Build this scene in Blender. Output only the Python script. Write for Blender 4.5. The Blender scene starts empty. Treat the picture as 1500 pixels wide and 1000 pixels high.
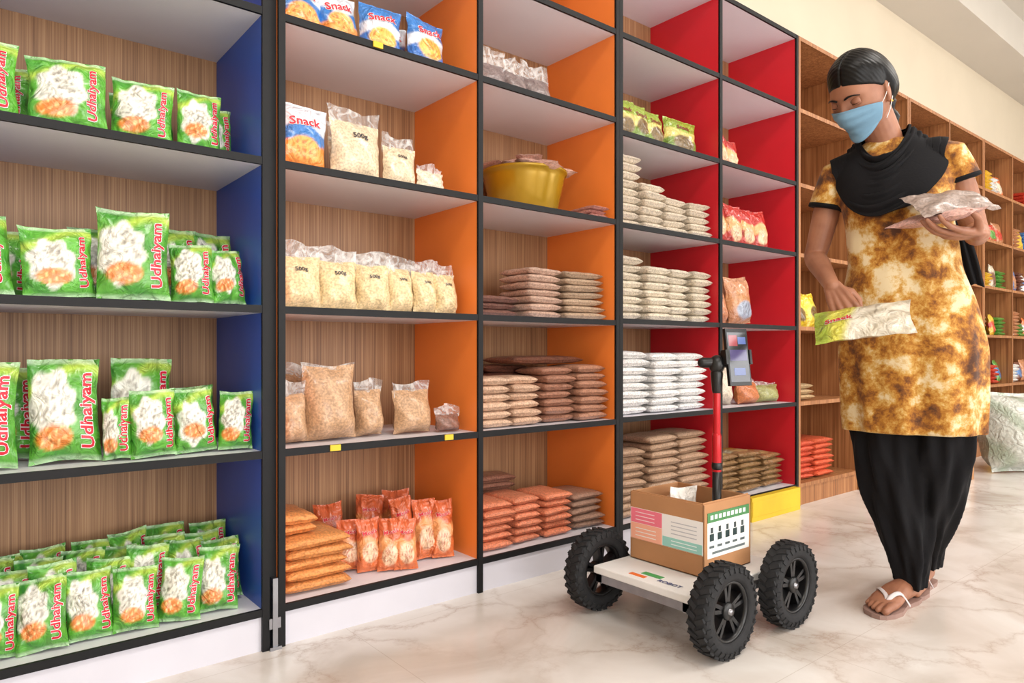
import bpy, bmesh, math, random
import numpy as np
from mathutils import Vector, Matrix, Euler
random.seed(11)
RNG = np.random.default_rng(11)
sc = bpy.context.scene
COLL = sc.collection
sc.view_settings.view_transform = 'Standard'
pi = math.pi

# ------------------------------------------------------------ helpers
def lin(c):
    c = c / 255.0
    return c / 12.92 if c <= 0.04045 else ((c + 0.055) / 1.055) ** 2.4
def S(r, g, b):
    return np.array([lin(r), lin(g), lin(b)])
def T(x, y, z): return Matrix.Translation((x, y, z))
def RX(d): return Matrix.Rotation(math.radians(d), 4, 'X')
def RY(d): return Matrix.Rotation(math.radians(d), 4, 'Y')
def RZ(d): return Matrix.Rotation(math.radians(d), 4, 'Z')
def xf(M, P):
    A = np.array(M)
    return P @ A[:3, :3].T + A[:3, 3]
def sst(a, b, x):
    t = np.clip((x - a) / (b - a), 0, 1)
    return t * t * (3 - 2 * t)
def mixc(c, col, m):
    return c * (1 - m[:, None]) + np.asarray(col)[None, :] * m[:, None]

def empty(name, loc=(0, 0, 0), rz=0.0):
    o = bpy.data.objects.new(name, None)
    o.location = loc
    o.rotation_euler = (0, 0, math.radians(rz))
    o.empty_display_size = 0.1
    COLL.objects.link(o)
    return o

class MB:
    def __init__(s):
        s.V = []; s.F = []; s.C = []; s.M = []; s.S = []; s.n = 0
    def add(s, V, F, col=(0.8, 0.8, 0.8), mat=0, smooth=True):
        V = np.asarray(V, dtype=float)
        col = np.asarray(col, dtype=float)
        if col.ndim == 1:
            col = np.tile(col, (len(V), 1))
        s.V.append(V); s.C.append(col)
        n = s.n
        s.F.extend([tuple(i + n for i in f) for f in F])
        s.M.extend([mat] * len(F)); s.S.extend([smooth] * len(F))
        s.n += len(V)
    def box(s, x0, x1, y0, y1, z0, z1, col=(0.8, 0.8, 0.8), mat=0, M=None):
        V = np.array([(x, y, z) for z in (z0, z1) for y in (y0, y1) for x in (x0, x1)], dtype=float)
        if M is not None: V = xf(M, V)
        F = [(0, 2, 3, 1), (4, 5, 7, 6), (0, 1, 5, 4), (1, 3, 7, 5), (3, 2, 6, 7), (2, 0, 4, 6)]
        s.add(V, F, col, mat, False)
    def build(s, name, mats, parent=None, recalc=False, bevel=0):
        me = bpy.data.meshes.new(name)
        V = np.concatenate(s.V)
        me.from_pydata(V.tolist(), [], s.F)
        for m in mats: me.materials.append(m)
        me.polygons.foreach_set('material_index', np.array(s.M, dtype=np.int32))
        me.polygons.foreach_set('use_smooth', np.array(s.S, dtype=bool))
        at = me.color_attributes.new('Col', 'FLOAT_COLOR', 'POINT')
        C = np.concatenate(s.C)
        at.data.foreach_set('color', np.concatenate([C, np.ones((len(C), 1))], axis=1).ravel())
        if recalc:
            bm = bmesh.new(); bm.from_mesh(me)
            bmesh.ops.recalc_face_normals(bm, faces=bm.faces)
            bm.to_mesh(me); bm.free()
        me.update()
        o = bpy.data.objects.new(name, me)
        COLL.objects.link(o)
        if parent: o.parent = parent
        if bevel:
            b = o.modifiers.new('bevel', 'BEVEL'); b.width = bevel; b.segments = 2; b.limit_method = 'ANGLE'
        return o

def gridF(nu, nv, wrap=False, flip=False):
    F = []
    mu = nu if wrap else nu - 1
    for j in range(nv - 1):
        for i in range(mu):
            a = j * nu + i; b = j * nu + (i + 1) % nu
            q = (a, b, b + nu, a + nu)
            F.append(q[::-1] if flip else q)
    return F

def tube(mb, pts, rad, col=(0.8, 0.8, 0.8), mat=0, n=14, cap=True, flat=False, up=None):
    """tapered limb following pts; rad: list of r or (ra, rb)"""
    P = [np.array(p, dtype=float) for p in pts]
    R = [(r, r) if np.isscalar(r) else r for r in rad]
    tang = []
    for i in range(len(P)):
        a = P[max(i - 1, 0)]; b = P[min(i + 1, len(P) - 1)]
        t = b - a; tang.append(t / (np.linalg.norm(t) + 1e-9))
    if up is None:
        up = np.array([0, 0, 1.0]) if abs(tang[0][2]) < 0.8 else np.array([0, 1.0, 0])
    up = np.array(up, dtype=float)
    rings = []
    x = np.cross(up, tang[0]); x /= np.linalg.norm(x)
    seq = []
    rnd = cap and not flat
    if rnd:
        for a in (80, 55, 28):
            k = math.cos(math.radians(a)); q = math.sin(math.radians(a))
            seq.append((P[0] - tang[0] * min(R[0]) * q, (R[0][0] * k, R[0][1] * k), tang[0]))
    for p, r, t in zip(P, R, tang): seq.append((p, r, t))
    if rnd:
        for a in (28, 55, 80):
            k = math.cos(math.radians(a)); q = math.sin(math.radians(a))
            seq.append((P[-1] + tang[-1] * min(R[-1]) * q, (R[-1][0] * k, R[-1][1] * k), tang[-1]))
    th = np.linspace(0, 2 * pi, n, endpoint=False)
    for p, r, t in seq:
        x = x - t * np.dot(x, t); x /= np.linalg.norm(x)
        y = np.cross(t, x)
        rings.append(p + r[0] * np.cos(th)[:, None] * x + r[1] * np.sin(th)[:, None] * y)
    V = np.concatenate(rings)
    F = gridF(n, len(rings), True)
    if cap:
        F.append(tuple(range(n))[::-1]); F.append(tuple(range(len(V) - n, len(V))))
    mb.add(V, F, col, mat)

def smoothpath(pts, k=6):
    P = [np.array(p, dtype=float) for p in pts]
    out = []
    for i in range(len(P) - 1):
        p0 = P[max(i - 1, 0)]; p1 = P[i]; p2 = P[i + 1]; p3 = P[min(i + 2, len(P) - 1)]
        for s in range(k):
            t = s / k
            out.append(0.5 * ((2 * p1) + (-p0 + p2) * t + (2 * p0 - 5 * p1 + 4 * p2 - p3) * t * t + (-p0 + 3 * p1 - 3 * p2 + p3) * t ** 3))
    out.append(P[-1])
    return out

def ellipsoid(mb, M, rx, ry, rz, col=(0.8, 0.8, 0.8), mat=0, nu=24, nv=16):
    ph = np.linspace(-pi / 2 + 0.02, pi / 2 - 0.02, nv); th = np.linspace(0, 2 * pi, nu, endpoint=False)
    V = np.array([(rx * math.cos(p) * math.cos(t), ry * math.cos(p) * math.sin(t), rz * math.sin(p)) for p in ph for t in th])
    F = gridF(nu, nv, True)
    F.append(tuple(range(nu))[::-1]); F.append(tuple(range(len(V) - nu, len(V))))
    mb.add(xf(M, V), F, col, mat)

def lathe(mb, prof, M, n=48, col=(0.8, 0.8, 0.8), mat=0, closed=False, smooth=True):
    th = np.linspace(0, 2 * pi, n, endpoint=False)
    pr = list(prof) + ([prof[0]] if closed else [])
    V = np.array([(r * math.cos(t), r * math.sin(t), z) for r, z in pr for t in th])
    mb.add(xf(M, V), gridF(n, len(pr), True), col, mat, smooth)

# ------------------------------------------------------------ materials
def newmat(name, rough=0.5, col=None, **kw):
    m = bpy.data.materials.new(name); m.use_nodes = True
    nt = m.node_tree
    b = nt.nodes.get('Principled BSDF')
    b.inputs['Roughness'].default_value = rough
    if col is not None: b.inputs['Base Color'].default_value = (*col, 1)
    return m, nt, b
def nd(nt, typ, inp=None, **props):
    n = nt.nodes.new(typ)
    for k, v in props.items(): setattr(n, k, v)
    for k, v in (inp or {}).items():
        if hasattr(v, 'is_output'): nt.links.new(v, n.inputs[k])
        else: n.inputs[k].default_value = v
    return n
def coords(nt, scale=(1, 1, 1), out='Object'):
    tc = nd(nt, 'ShaderNodeTexCoord')
    mp = nd(nt, 'ShaderNodeMapping', {'Vector': tc.outputs[out], 'Scale': scale})
    return mp.outputs[0]
def ramp(nt, fac, stops, interp='LINEAR'):
    r = nd(nt, 'ShaderNodeValToRGB', {'Fac': fac})
    cr = r.color_ramp; cr.interpolation = interp
    while len(cr.elements) < len(stops): cr.elements.new(0.5)
    for e, (p, c) in zip(cr.elements, stops):
        e.position = p; e.color = (*c, 1)
    return r.outputs[0]
def bump(nt, b, h, strength=0.3, dist=0.01):
    n = nd(nt, 'ShaderNodeBump', {'Height': h, 'Strength': strength, 'Distance': dist})
    nt.links.new(n.outputs[0], b.inputs['Normal'])
def mixrgb(nt, fac, a, bb, mode='MIX'):
    n = nt.nodes.new('ShaderNodeMix'); n.data_type = 'RGBA'; n.blend_type = mode
    for idx, v in ((0, fac), (6, a), (7, bb)):
        if hasattr(v, 'is_output'): nt.links.new(v, n.inputs[idx])
        else: n.inputs[idx].default_value = v if idx == 0 else (*v, 1)
    return n.outputs[2]

def m_plain(name, col, rough=0.5, nscale=8, namt=0.08, bmp=0.05, metallic=0.0, coat=0.0, spec=0.5):
    m, nt, b = newmat(name, rough)
    b.inputs['Metallic'].default_value = metallic
    b.inputs['Coat Weight'].default_value = coat
    b.inputs['Specular IOR Level'].default_value = spec
    n = nd(nt, 'ShaderNodeTexNoise', {'Vector': coords(nt), 'Scale': nscale, 'Detail': 4.0})
    c = np.array(col)
    nt.links.new(ramp(nt, n.outputs[0], [(0.3, tuple(c * (1 - namt))), (0.7, tuple(np.minimum(c * (1 + namt), 1)))]), b.inputs['Base Color'])
    n2 = nd(nt, 'ShaderNodeTexNoise', {'Vector': coords(nt), 'Scale': nscale * 12, 'Detail': 3.0})
    bump(nt, b, n2.outputs[0], bmp, 0.002)
    return m

def m_backwood(name, c1, c2, c3, fa=110, fb=330):
    m, nt, b = newmat(name, 0.5)
    n = nd(nt, 'ShaderNodeTexNoise', {'Vector': coords(nt, (fa, fa, 1.0)), 'Scale': 1.0, 'Detail': 4.0, 'Roughness': 0.7})
    n2 = nd(nt, 'ShaderNodeTexNoise', {'Vector': coords(nt, (fb, fb, 2.0)), 'Scale': 1.0, 'Detail': 2.0})
    mx = nd(nt, 'ShaderNodeMath', {0: n.outputs[0], 1: n2.outputs[0]}, operation='ADD')
    hf = nd(nt, 'ShaderNodeMath', {0: mx.outputs[0], 1: 0.5}, operation='MULTIPLY')
    nt.links.new(ramp(nt, hf.outputs[0], [(0.36, tuple(c1)), (0.5, tuple(c2)), (0.64, tuple(c3))]), b.inputs['Base Color'])
    return m

M_back = m_backwood('striped_wood_laminate', S(122, 84, 56), S(156, 114, 78), S(184, 142, 102))
M_wood = m_backwood('tan_plywood', S(124, 76, 42), S(158, 104, 62), S(182, 128, 82), 40, 120)
M_lam = m_plain('grey_white_laminate', S(222, 220, 228), 0.35, 6, 0.02, 0.02)
M_black = m_plain('black_edging', S(15, 15, 18), 0.55, 20, 0.15, spec=0.3)
M_blue = m_plain('blue_laminate', S(32, 78, 174), 0.38, 5, 0.06)
M_orange = m_plain('orange_laminate', S(248, 136, 58), 0.38, 5, 0.04)
M_red = m_plain('red_laminate', S(214, 34, 48), 0.38, 5, 0.05)
M_plinth = m_plain('plinth_white', S(208, 206, 216), 0.4, 6, 0.03)
M_metal = m_plain('grey_steel', S(150, 150, 155), 0.3, 30, 0.1, 0.05, 1.0)
M_wall = m_plain('cream_wall_paint', S(218, 206, 184), 0.8, 3, 0.025, 0.08)
M_ceil = m_plain('ceiling_paint', S(208, 202, 192), 0.85, 3, 0.02, 0.05)
M_tub = m_plain('brass_yellow_tub', S(164, 128, 24), 0.25, 10, 0.08, 0.03, 0.3)
M_tag = m_plain('yellow_price_tag', S(222, 186, 40), 0.5)
M_rubber = m_plain('tyre_rubber', S(36, 36, 38), 0.75, 60, 0.2, 0.3, spec=0.35)
M_rim = m_plain('black_plastic', S(16, 16, 18), 0.35, 20, 0.1)
M_white = m_plain('white_board', S(232, 230, 228), 0.4, 12, 0.04)
M_redplas = m_plain('red_anodised', S(190, 26, 36), 0.25, 20, 0.05, 0.02, 0.3)

def m_film(name, rough, bscale, bstr, namt=0.0, nscale=200, coat=0.3, bdist=0.006):
    m, nt, b = newmat(name, rough)
    at = nd(nt, 'ShaderNodeAttribute', attribute_name='Col')
    col = at.outputs['Color']
    if namt > 0:
        v = nd(nt, 'ShaderNodeTexNoise', {'Vector': coords(nt), 'Scale': nscale, 'Detail': 2.0})
        g = ramp(nt, v.outputs[0], [(0.35, (1 - namt,) * 3), (0.62, (1 + namt * 0.4,) * 3)])
        col = mixrgb(nt, 1.0, col, g, 'MULTIPLY')
    nt.links.new(col, b.inputs['Base Color'])
    b.inputs['Coat Weight'].default_value = coat
    b.inputs['Coat Roughness'].default_value = 0.15
    if bstr > 0:
        n = nd(nt, 'ShaderNodeTexNoise', {'Vector': coords(nt), 'Scale': bscale, 'Detail': 3.0, 'Distortion': 1.2})
        bump(nt, b, n.outputs[0], bstr, bdist)
    return m
M_film = m_film('printed_packet_film', 0.30, 26, 1.0, 0.12, 60, 0.55, 0.016)
M_sack = m_film('grain_in_plastic', 0.42, 34, 0.6, 0.30, 170, 0.35, 0.008)
M_print = m_film('printed_ink', 0.4, 30, 0.0, coat=0.1)
def m_clear():
    m, nt, b = newmat('clear_plastic_film', 0.12, S(240, 240, 240))
    n = nd(nt, 'ShaderNodeTexNoise', {'Vector': coords(nt), 'Scale': 35.0, 'Detail': 3.0, 'Distortion': 1.5})
    a = ramp(nt, n.outputs[0], [(0.4, (0.15,) * 3), (0.65, (0.6,) * 3)])
    nt.links.new(a, b.inputs['Alpha'])
    bump(nt, b, n.outputs[0], 0.8, 0.01)
    return m
M_clear = m_clear()
GM = [M_film, M_sack, M_clear, M_print]

def m_floor():
    m, nt, b = newmat('polished_marble_tiles', 0.2)
    co = coords(nt)
    d = nd(nt, 'ShaderNodeTexNoise', {'Vector': co, 'Scale': 2.2, 'Detail': 7.0, 'Roughness': 0.65})
    dv = mixrgb(nt, 0.5, co, d.outputs['Color'], 'ADD')
    v = nd(nt, 'ShaderNodeTexVoronoi', {'Vector': dv, 'Scale': 3.4}, feature='DISTANCE_TO_EDGE')
    vein = ramp(nt, v.outputs['Distance'], [(0.0, (1, 1, 1)), (0.015, (0.5,) * 3), (0.08, (0, 0, 0))])
    n = nd(nt, 'ShaderNodeTexNoise', {'Vector': co, 'Scale': 2.6, 'Detail': 8.0, 'Distortion': 1.0})
    base = ramp(nt, n.outputs[0], [(0.3, tuple(S(196, 185, 176))), (0.48, tuple(S(216, 208, 202))), (0.65, tuple(S(228, 223, 219)))])
    n3 = nd(nt, 'ShaderNodeTexNoise', {'Vector': co, 'Scale': 1.4, 'Detail': 4.0})
    vm = ramp(nt, n3.outputs[0], [(0.40, (0, 0, 0)), (0.56, (1, 1, 1))])
    vv = nd(nt, 'ShaderNodeMath', {0: vein, 1: vm}, operation='MULTIPLY')
    vv2 = nd(nt, 'ShaderNodeMath', {0: vv.outputs[0], 1: 0.5}, operation='MULTIPLY')
    c = mixrgb(nt, vv2.outputs[0], base, tuple(S(160, 132, 112)))
    br = nd(nt, 'ShaderNodeTexBrick', {'Vector': coords(nt, (1, 1, 1)), 'Scale': 1.0, 'Mortar Size': 0.001, 'Brick Width': 0.8, 'Row Height': 0.8,
                                       'Color1': (1, 1, 1, 1), 'Color2': (1, 1, 1, 1), 'Mortar': (0.84, 0.81, 0.78, 1)}, offset=0.0)
    c = mixrgb(nt, 1.0, c, br.outputs['Color'], 'MULTIPLY')
    nt.links.new(c, b.inputs['Base Color'])
    return m
M_floor = m_floor()

# ------------------------------------------------------------ room
D = 1.65; CH = 0.71; YB = D + 0.36
RX0, RX1, RY0, RY1, RH = -2.2, 10.5, -2.8, 2.08, 3.35
def slab(name, a, m):
    mb = MB(); mb.box(*a); return mb.build(name, [m])
slab('floor', (RX0, RX1, RY0, RY1, -0.1, 0), M_floor)
slab('ceiling', (RX0, RX1, RY0, RY1, RH, RH + 0.1), M_ceil)
slab('wall_back', (RX0, RX1, RY1, RY1 + 0.1, 0, RH), M_wall)
slab('wall_front', (RX0, RX1, RY0 - 0.1, RY0, 0, RH), M_wall)
slab('wall_left', (RX0 - 0.1, RX0, RY0, RY1, 0, RH), M_wall)
slab('wall_right', (RX1, RX1 + 0.1, RY0, RY1, 0, RH), M_wall)
slab('trim_beam', (RX0, RX1, RY1 - 0.35, RY1, RH - 0.28, RH), M_ceil)

M_fill_pane, _nt, _b = newmat('glowing_fill_pane', 0.1, (0.8, 0.85, 0.9))  # glowing pane for the added windows, not a view of real sky
_b.inputs['Emission Color'].default_value = (0.9, 0.95, 1, 1); _b.inputs['Emission Strength'].default_value = 1.3
for i, (a, bq) in enumerate([(-1.4, 1.0), (1.8, 4.4), (5.4, 8.0)]):  # made-up windows behind the camera, added to light the shelf interiors frontally
    mb = MB()
    mb.box(a, bq, RY0, RY0 + 0.01, 0.25, 2.5, mat=1)
    for x in (a, (a + bq) / 2, bq): mb.box(x - 0.03, x + 0.03, RY0, RY0 + 0.05, 0.22, 2.53)
    for z in (0.25, 1.4, 2.5): mb.box(a, bq, RY0, RY0 + 0.05, z - 0.03, z + 0.03)
    mb.build('added_fill_window_%d' % (i + 1), [M_rim, M_fill_pane])
    L = bpy.data.lights.new('front_fill', 'AREA'); L.shape = 'RECTANGLE'; L.size = bq - a; L.size_y = 2.2; L.energy = 74; L.color = (1.0, 0.985, 0.965)  # added fill light at each made-up window, brightens shelves and undersides
    o = bpy.data.objects.new('front_fill_lamp', L); COLL.objects.link(o)
    o.location = ((a + bq) / 2, RY0 + 0.08, 1.38); o.rotation_euler = (math.radians(90), 0, 0)
M_em, _nt, _b = newmat('light_diffuser', 0.5, (1, 1, 1)); _b.inputs['Emission Color'].default_value = (1, 0.97, 0.92, 1); _b.inputs['Emission Strength'].default_value = 3
for x in (0.2, 2.6, 5.0, 7.4):
    mb = MB(); mb.box(x - 0.6, x + 0.6, -0.7, -0.1, RH - 0.05, RH - 0.002, mat=0); mb.box(x - 0.56, x + 0.56, -0.66, -0.14, RH - 0.056, RH - 0.05, mat=1)
    mb.build('ceiling_light', [M_white, M_em])
    L = bpy.data.lights.new('panel', 'AREA'); L.shape = 'RECTANGLE'; L.size = 1.15; L.size_y = 0.55; L.energy = 32; L.color = (1.0, 0.96, 0.9)
    o = bpy.data.objects.new('ceiling_panel_lamp', L); COLL.objects.link(o); o.location = (x, -0.4, RH - 0.07)
w = bpy.data.worlds.new('world'); sc.world = w; w.use_nodes = True
w.node_tree.nodes['Background'].inputs[0].default_value = (0.9, 0.95, 1, 1); w.node_tree.nodes['Background'].inputs[1].default_value = 0.6

# ------------------------------------------------------------ shelving
LV_A = [0.10, 0.474, 0.819, 1.170, 1.525, 1.832, 2.162]
LV_R = [0.10, 0.478, 0.826, 1.164, 1.488, 1.832, 2.162]
def unit(name, x0, nb, wb, levels, panel, tags=()):
    e = empty(name, (x0, D, 0))
    W = nb * wb; th = 0.017; dep = 0.355
    mb = MB()
    mb.box(0, W, dep, dep + 0.008, 0.0, levels[-1]); mb.build('back_panel', [M_back if panel is not M_wood else M_wood], e)
    mb = MB()
    for i in range(nb + 1):
        x = i * wb
        if i == 0: mb.box(x, x + th, 0.004, dep, 0, levels[-1])
        elif i == nb: mb.box(x - th, x, 0.004, dep, 0, levels[-1])
        else: mb.box(x - th / 2, x + th / 2, 0.004, dep, 0, levels[-1])
    mb.build('side_panels', [panel], e)
    mb = MB()
    for z in levels:
        for i in range(nb): mb.box(i * wb + 0.0085, (i + 1) * wb - 0.0085, 0.004, dep, z - th, z)
    mb.build('shelf_boards', [M_lam if panel is not M_wood else M_wood], e)
    mb = MB()
    for i in range(nb + 1):
        x = min(max(i * wb, th / 2), W - th / 2)
        mb.box(x - th / 2, x + th / 2, -0.003, 0.006, 0, levels[-1])
    for z in levels: mb.box(th, W - th, -0.002, 0.006, z - th, z + 0.001)
    mb.build('edge_strips', [M_black if panel is not M_wood else M_wood], e)
    mb = MB(); mb.box(th, W - th, 0.006, 0.02, 0, levels[0] - th); mb.build('plinth', [M_plinth if panel is not M_wood else M_wood], e)
    if tags:
        mb = MB()
        for tx, tz in tags: mb.box(tx - 0.014, tx + 0.014, -0.006, -0.002, tz - 0.014, tz + 0.001)
        mb.build('price_tags', [M_tag], e)
    return e
WB = 0.6105
u1 = unit('shelving_unit', 0.600 - 2 * WB, 2, WB, LV_A, M_blue)
u2 = unit('shelving_unit', 0.6215, 2, 0.6035, LV_A, M_orange, [(0.265, 1.525), (0.145, 0.474), (0.49, 0.474)])
u3 = unit('shelving_unit', 1.8295, 2, 0.6065, LV_R, M_red)
mb = MB()
mb.box(0.6, 0.6215, 0.012 + D, D + 0.35, 0.0, 2.16)
mb.build('filler', [M_black], u1).matrix_parent_inverse = Matrix.Translation((-(0.600 - 2 * WB), -D, 0))
mb = MB()
mb.box(0.606, 0.618, D - 0.008, D + 0.03, 0.0, 0.17); mb.box(0.598, 0.626, D - 0.006, D + 0.0, 0.05, 0.075); mb.box(0.598, 0.626, D - 0.012, D + 0.01, 0.0, 0.008)
mb.build('steel_foot', [M_metal], u1).matrix_parent_inverse = Matrix.Translation((-(0.600 - 2 * WB), -D, 0))
xw = 3.0435
for k in range(5):
    unit('wooden_shelving_unit', xw + k * 1.23, 2, 0.61, LV_R, M_wood)

# ------------------------------------------------------------ packets
def text2d(s, off):
    cu = bpy.data.curves.new('t', 'FONT'); cu.body = s; cu.offset = off; cu.resolution_u = 2
    o = bpy.data.objects.new('t', cu); COLL.objects.link(o)
    dg = bpy.context.evaluated_depsgraph_get(); dg.update()
    ev = o.evaluated_get(dg); me = ev.to_mesh()
    V = np.array([v.co[:] for v in me.vertices]); F = [tuple(p.vertices) for p in me.polygons]
    ev.to_mesh_clear(); bpy.data.objects.remove(o); bpy.data.curves.remove(cu)
    return V[:, :2], F
TXT = {}
for s in ('Udhaiyam', 'Snack', '500g', 'Meals', 'ROBOT'):
    Vr, Fr = text2d(s, 0.026); Vw, Fw = text2d(s, 0.06)
    mn = Vr.min(0); mx = Vr.max(0); c = (mn + mx) / 2; sz = (mx - mn)
    TXT[s] = ((Vr - c) / sz[0], Fr, (Vw - c) / sz[0], Fw, sz[1] / sz[0])

def pouch(mb, M, w, h, d, paint, nu=24, nv=24, mat=0, wr=1.0, text=None, back=True, bias=0.25, full=False):
    ph = RNG.uniform(0, 6.28, 8); am = RNG.uniform(0.4, 1.0, 8)
    eu, ev_, pu, pv, sq = (0.62, 0.6, 2.6, 3.2, 0.07) if not full else (0.36, 0.36, 4.0, 4.5, 0.03)
    def surf(u, v, side):
        au = np.abs(u); av = np.clip(np.abs(v) / (0.93 if not full else 0.97), 0, 1)
        t = d / 2 * np.clip(1 - au ** pu, 0, 1) ** eu * np.clip(1 - av ** pv, 0, 1) ** ev_ * (1 - bias * v)
        x = u * w / 2 * (1 - sq * (1 - v * v)) + 0.012 * w * np.sin(3 * v + ph[0])
        z = h / 2 * (1 + v * (1 - 0.035 * (1 - u * u))) + 0.01 * h * np.sin(2.5 * u + ph[1])
        y = -side * t
        wv = (am[0] * np.sin(9 * u + ph[2] + 2 * v) * np.abs(v) ** 2 + am[1] * np.sin(15 * u + ph[3] - 3 * v) * np.abs(v) ** 3 * 0.6
              + am[2] * np.sin(6 * v + 4 * u + ph[4]) * 0.35 + am[3] * np.sin(11 * v - 5 * u + ph[5]) * au ** 2 * 0.6)
        y = y + wr * 0.0032 * wv * (0.35 + 0.65 * np.clip(1 - av ** 6, 0, 1))
        return np.stack([x, y, z], 1)
    def dens(g): return np.sign(g) * (1 - (1 - np.abs(g)) ** 2.0)
    gu = np.linspace(-1, 1, nu); gv = np.linspace(-1, 1, nv)
    if full: gu = dens(gu); gv = dens(gv)
    U, Vv = np.meshgrid(gu, gv)
    U = U.ravel(); Vv = Vv.ravel()
    mb.add(xf(M, surf(U, Vv, 1)), gridF(nu, nv), paint(U, Vv, True), mat)
    n2 = 12 if not full else 16
    gu = np.linspace(-1, 1, n2); gv = np.linspace(-1, 1, n2)
    if full: gu = dens(gu); gv = dens(gv)
    U2, V2 = np.meshgrid(gu, gv); U2 = U2.ravel(); V2 = V2.ravel()
    mb.add(xf(M, surf(U2, V2, -1)), gridF(n2, n2, flip=True), paint(U2, V2, False), mat)
    if text:
        for (s, cu, cv, length, rot, colr, outline) in text:
            Vr, Fr, Vw, Fw, asp = TXT[s]
            for VV, FF, cc, off in (((Vw, Fw, outline, 0.0016),) if outline is not None else ()) + ((Vr, Fr, colr, 0.0026),):
                P = VV * length * np.array([1, 0.82])
                a = math.radians(rot); px = P[:, 0] * math.cos(a) - P[:, 1] * math.sin(a); pz = P[:, 0] * math.sin(a) + P[:, 1] * math.cos(a)
                uu = np.clip(cu + px / (w / 2), -.97, .97); vv = np.clip(cv + pz / (h / 2), -.95, .95)
                Q = surf(uu, vv, 1); Q[:, 1] -= off
                mb.add(xf(M, Q), FF, cc, 3)
    return surf

def paint_flat(c, var=0.06):
    c = np.array(c) * (1 + RNG.uniform(-var, var))
    return lambda u, v, f: np.tile(np.clip(c, 0, 1), (len(u), 1))
G1 = S(94, 172, 56); G2 = S(42, 126, 44); LIME = S(188, 214, 84); RED = S(200, 22, 46)
def paint_green():
    o = RNG.uniform(-0.12, 0.12, 8); g0 = RNG.uniform(0.85, 1.12)
    def p(u, v, f):
        c = np.tile(G1 * g0, (len(u), 1))
        c = mixc(c, G2, sst(0.2, 1.0, np.sin(3 * u + 5 * v + o[0] * 9)) * 0.5)
        if not f: return c
        sw = np.exp(-((v - 0.62 - 0.25 * np.sin(2 * u + 0.6)) / 0.12) ** 2)
        c = mixc(c, LIME, sw * 0.9)
        wob = 0.10 * np.sin(7 * np.arctan2(v, u + 0.22) + o[6] * 30)
        r = np.sqrt(((u + 0.25 + o[1]) / 0.66) ** 2 + ((v - 0.0 + o[2]) / 0.70) ** 2) + wob
        c = mixc(c, S(234, 232, 220), sst(1.05, 0.92, r))
        lump = np.sin(15 * u + 3 * np.sin(9 * v + o[3] * 20)) * np.sin(13 * v + 2 * np.sin(8 * u + o[4] * 20))
        lump2 = np.sin(22 * u - 8 * v + o[7] * 30) * np.sin(19 * v + 9 * u)
        c = mixc(c, S(160, 152, 138), sst(0.1, 0.6, lump) * sst(0.95, 0.7, r) * 0.85)
        c = mixc(c, S(96, 88, 80), sst(0.35, 0.8, lump2) * sst(0.9, 0.6, r) * 0.6)
        r2 = np.sqrt(((u + 0.3 + o[6]) / 0.55) ** 2 + ((v + 0.42 + o[5]) / 0.26) ** 2)
        c = mixc(c, S(224, 124, 44), sst(1.05, 0.8, r2) * 0.95)
        c = mixc(c, S(250, 220, 150), sst(0.2, 0.8, lump2) * sst(1, 0.7, r2) * 0.8)
        c = mixc(c, S(226, 236, 220), sst(0.9, 0.94, np.abs(v)) * 0.35)
        return c
    return p
GREEN_T = lambda h: [('Udhaiyam', 0.66, -0.02, h * 0.74, 90, RED, S(250, 240, 240))]
def paint_multi(top, mid, bot, blob, dark=None):
    o = RNG.uniform(-0.15, 0.15, 5)
    def p(u, v, f):
        c = np.tile(np.array(mid), (len(u), 1))
        c = mixc(c, top, sst(0.2, 0.3, v + 0.12 * np.sin(3 * u + o[0] * 10)))
        c = mixc(c, bot, sst(-0.25, -0.35, v + 0.1 * np.sin(4 * u + o[1] * 10)))
        if not f: return c
        lump = np.sin(14 * u + 2 * np.sin(10 * v + o[2] * 20)) * np.sin(13 * v + 2 * np.sin(9 * u + o[3] * 20))
        r = np.sqrt((u / 0.7) ** 2 + ((v + 0.3 + o[4]) / 0.42) ** 2)
        c = mixc(c, blob, sst(1.05, 0.85, r))
        c = mixc(c, np.array(blob) * 0.5 if dark is None else dark, sst(0.1, 0.7, lump) * sst(1.0, 0.7, r) * 0.8)
        return c
    return p

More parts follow.
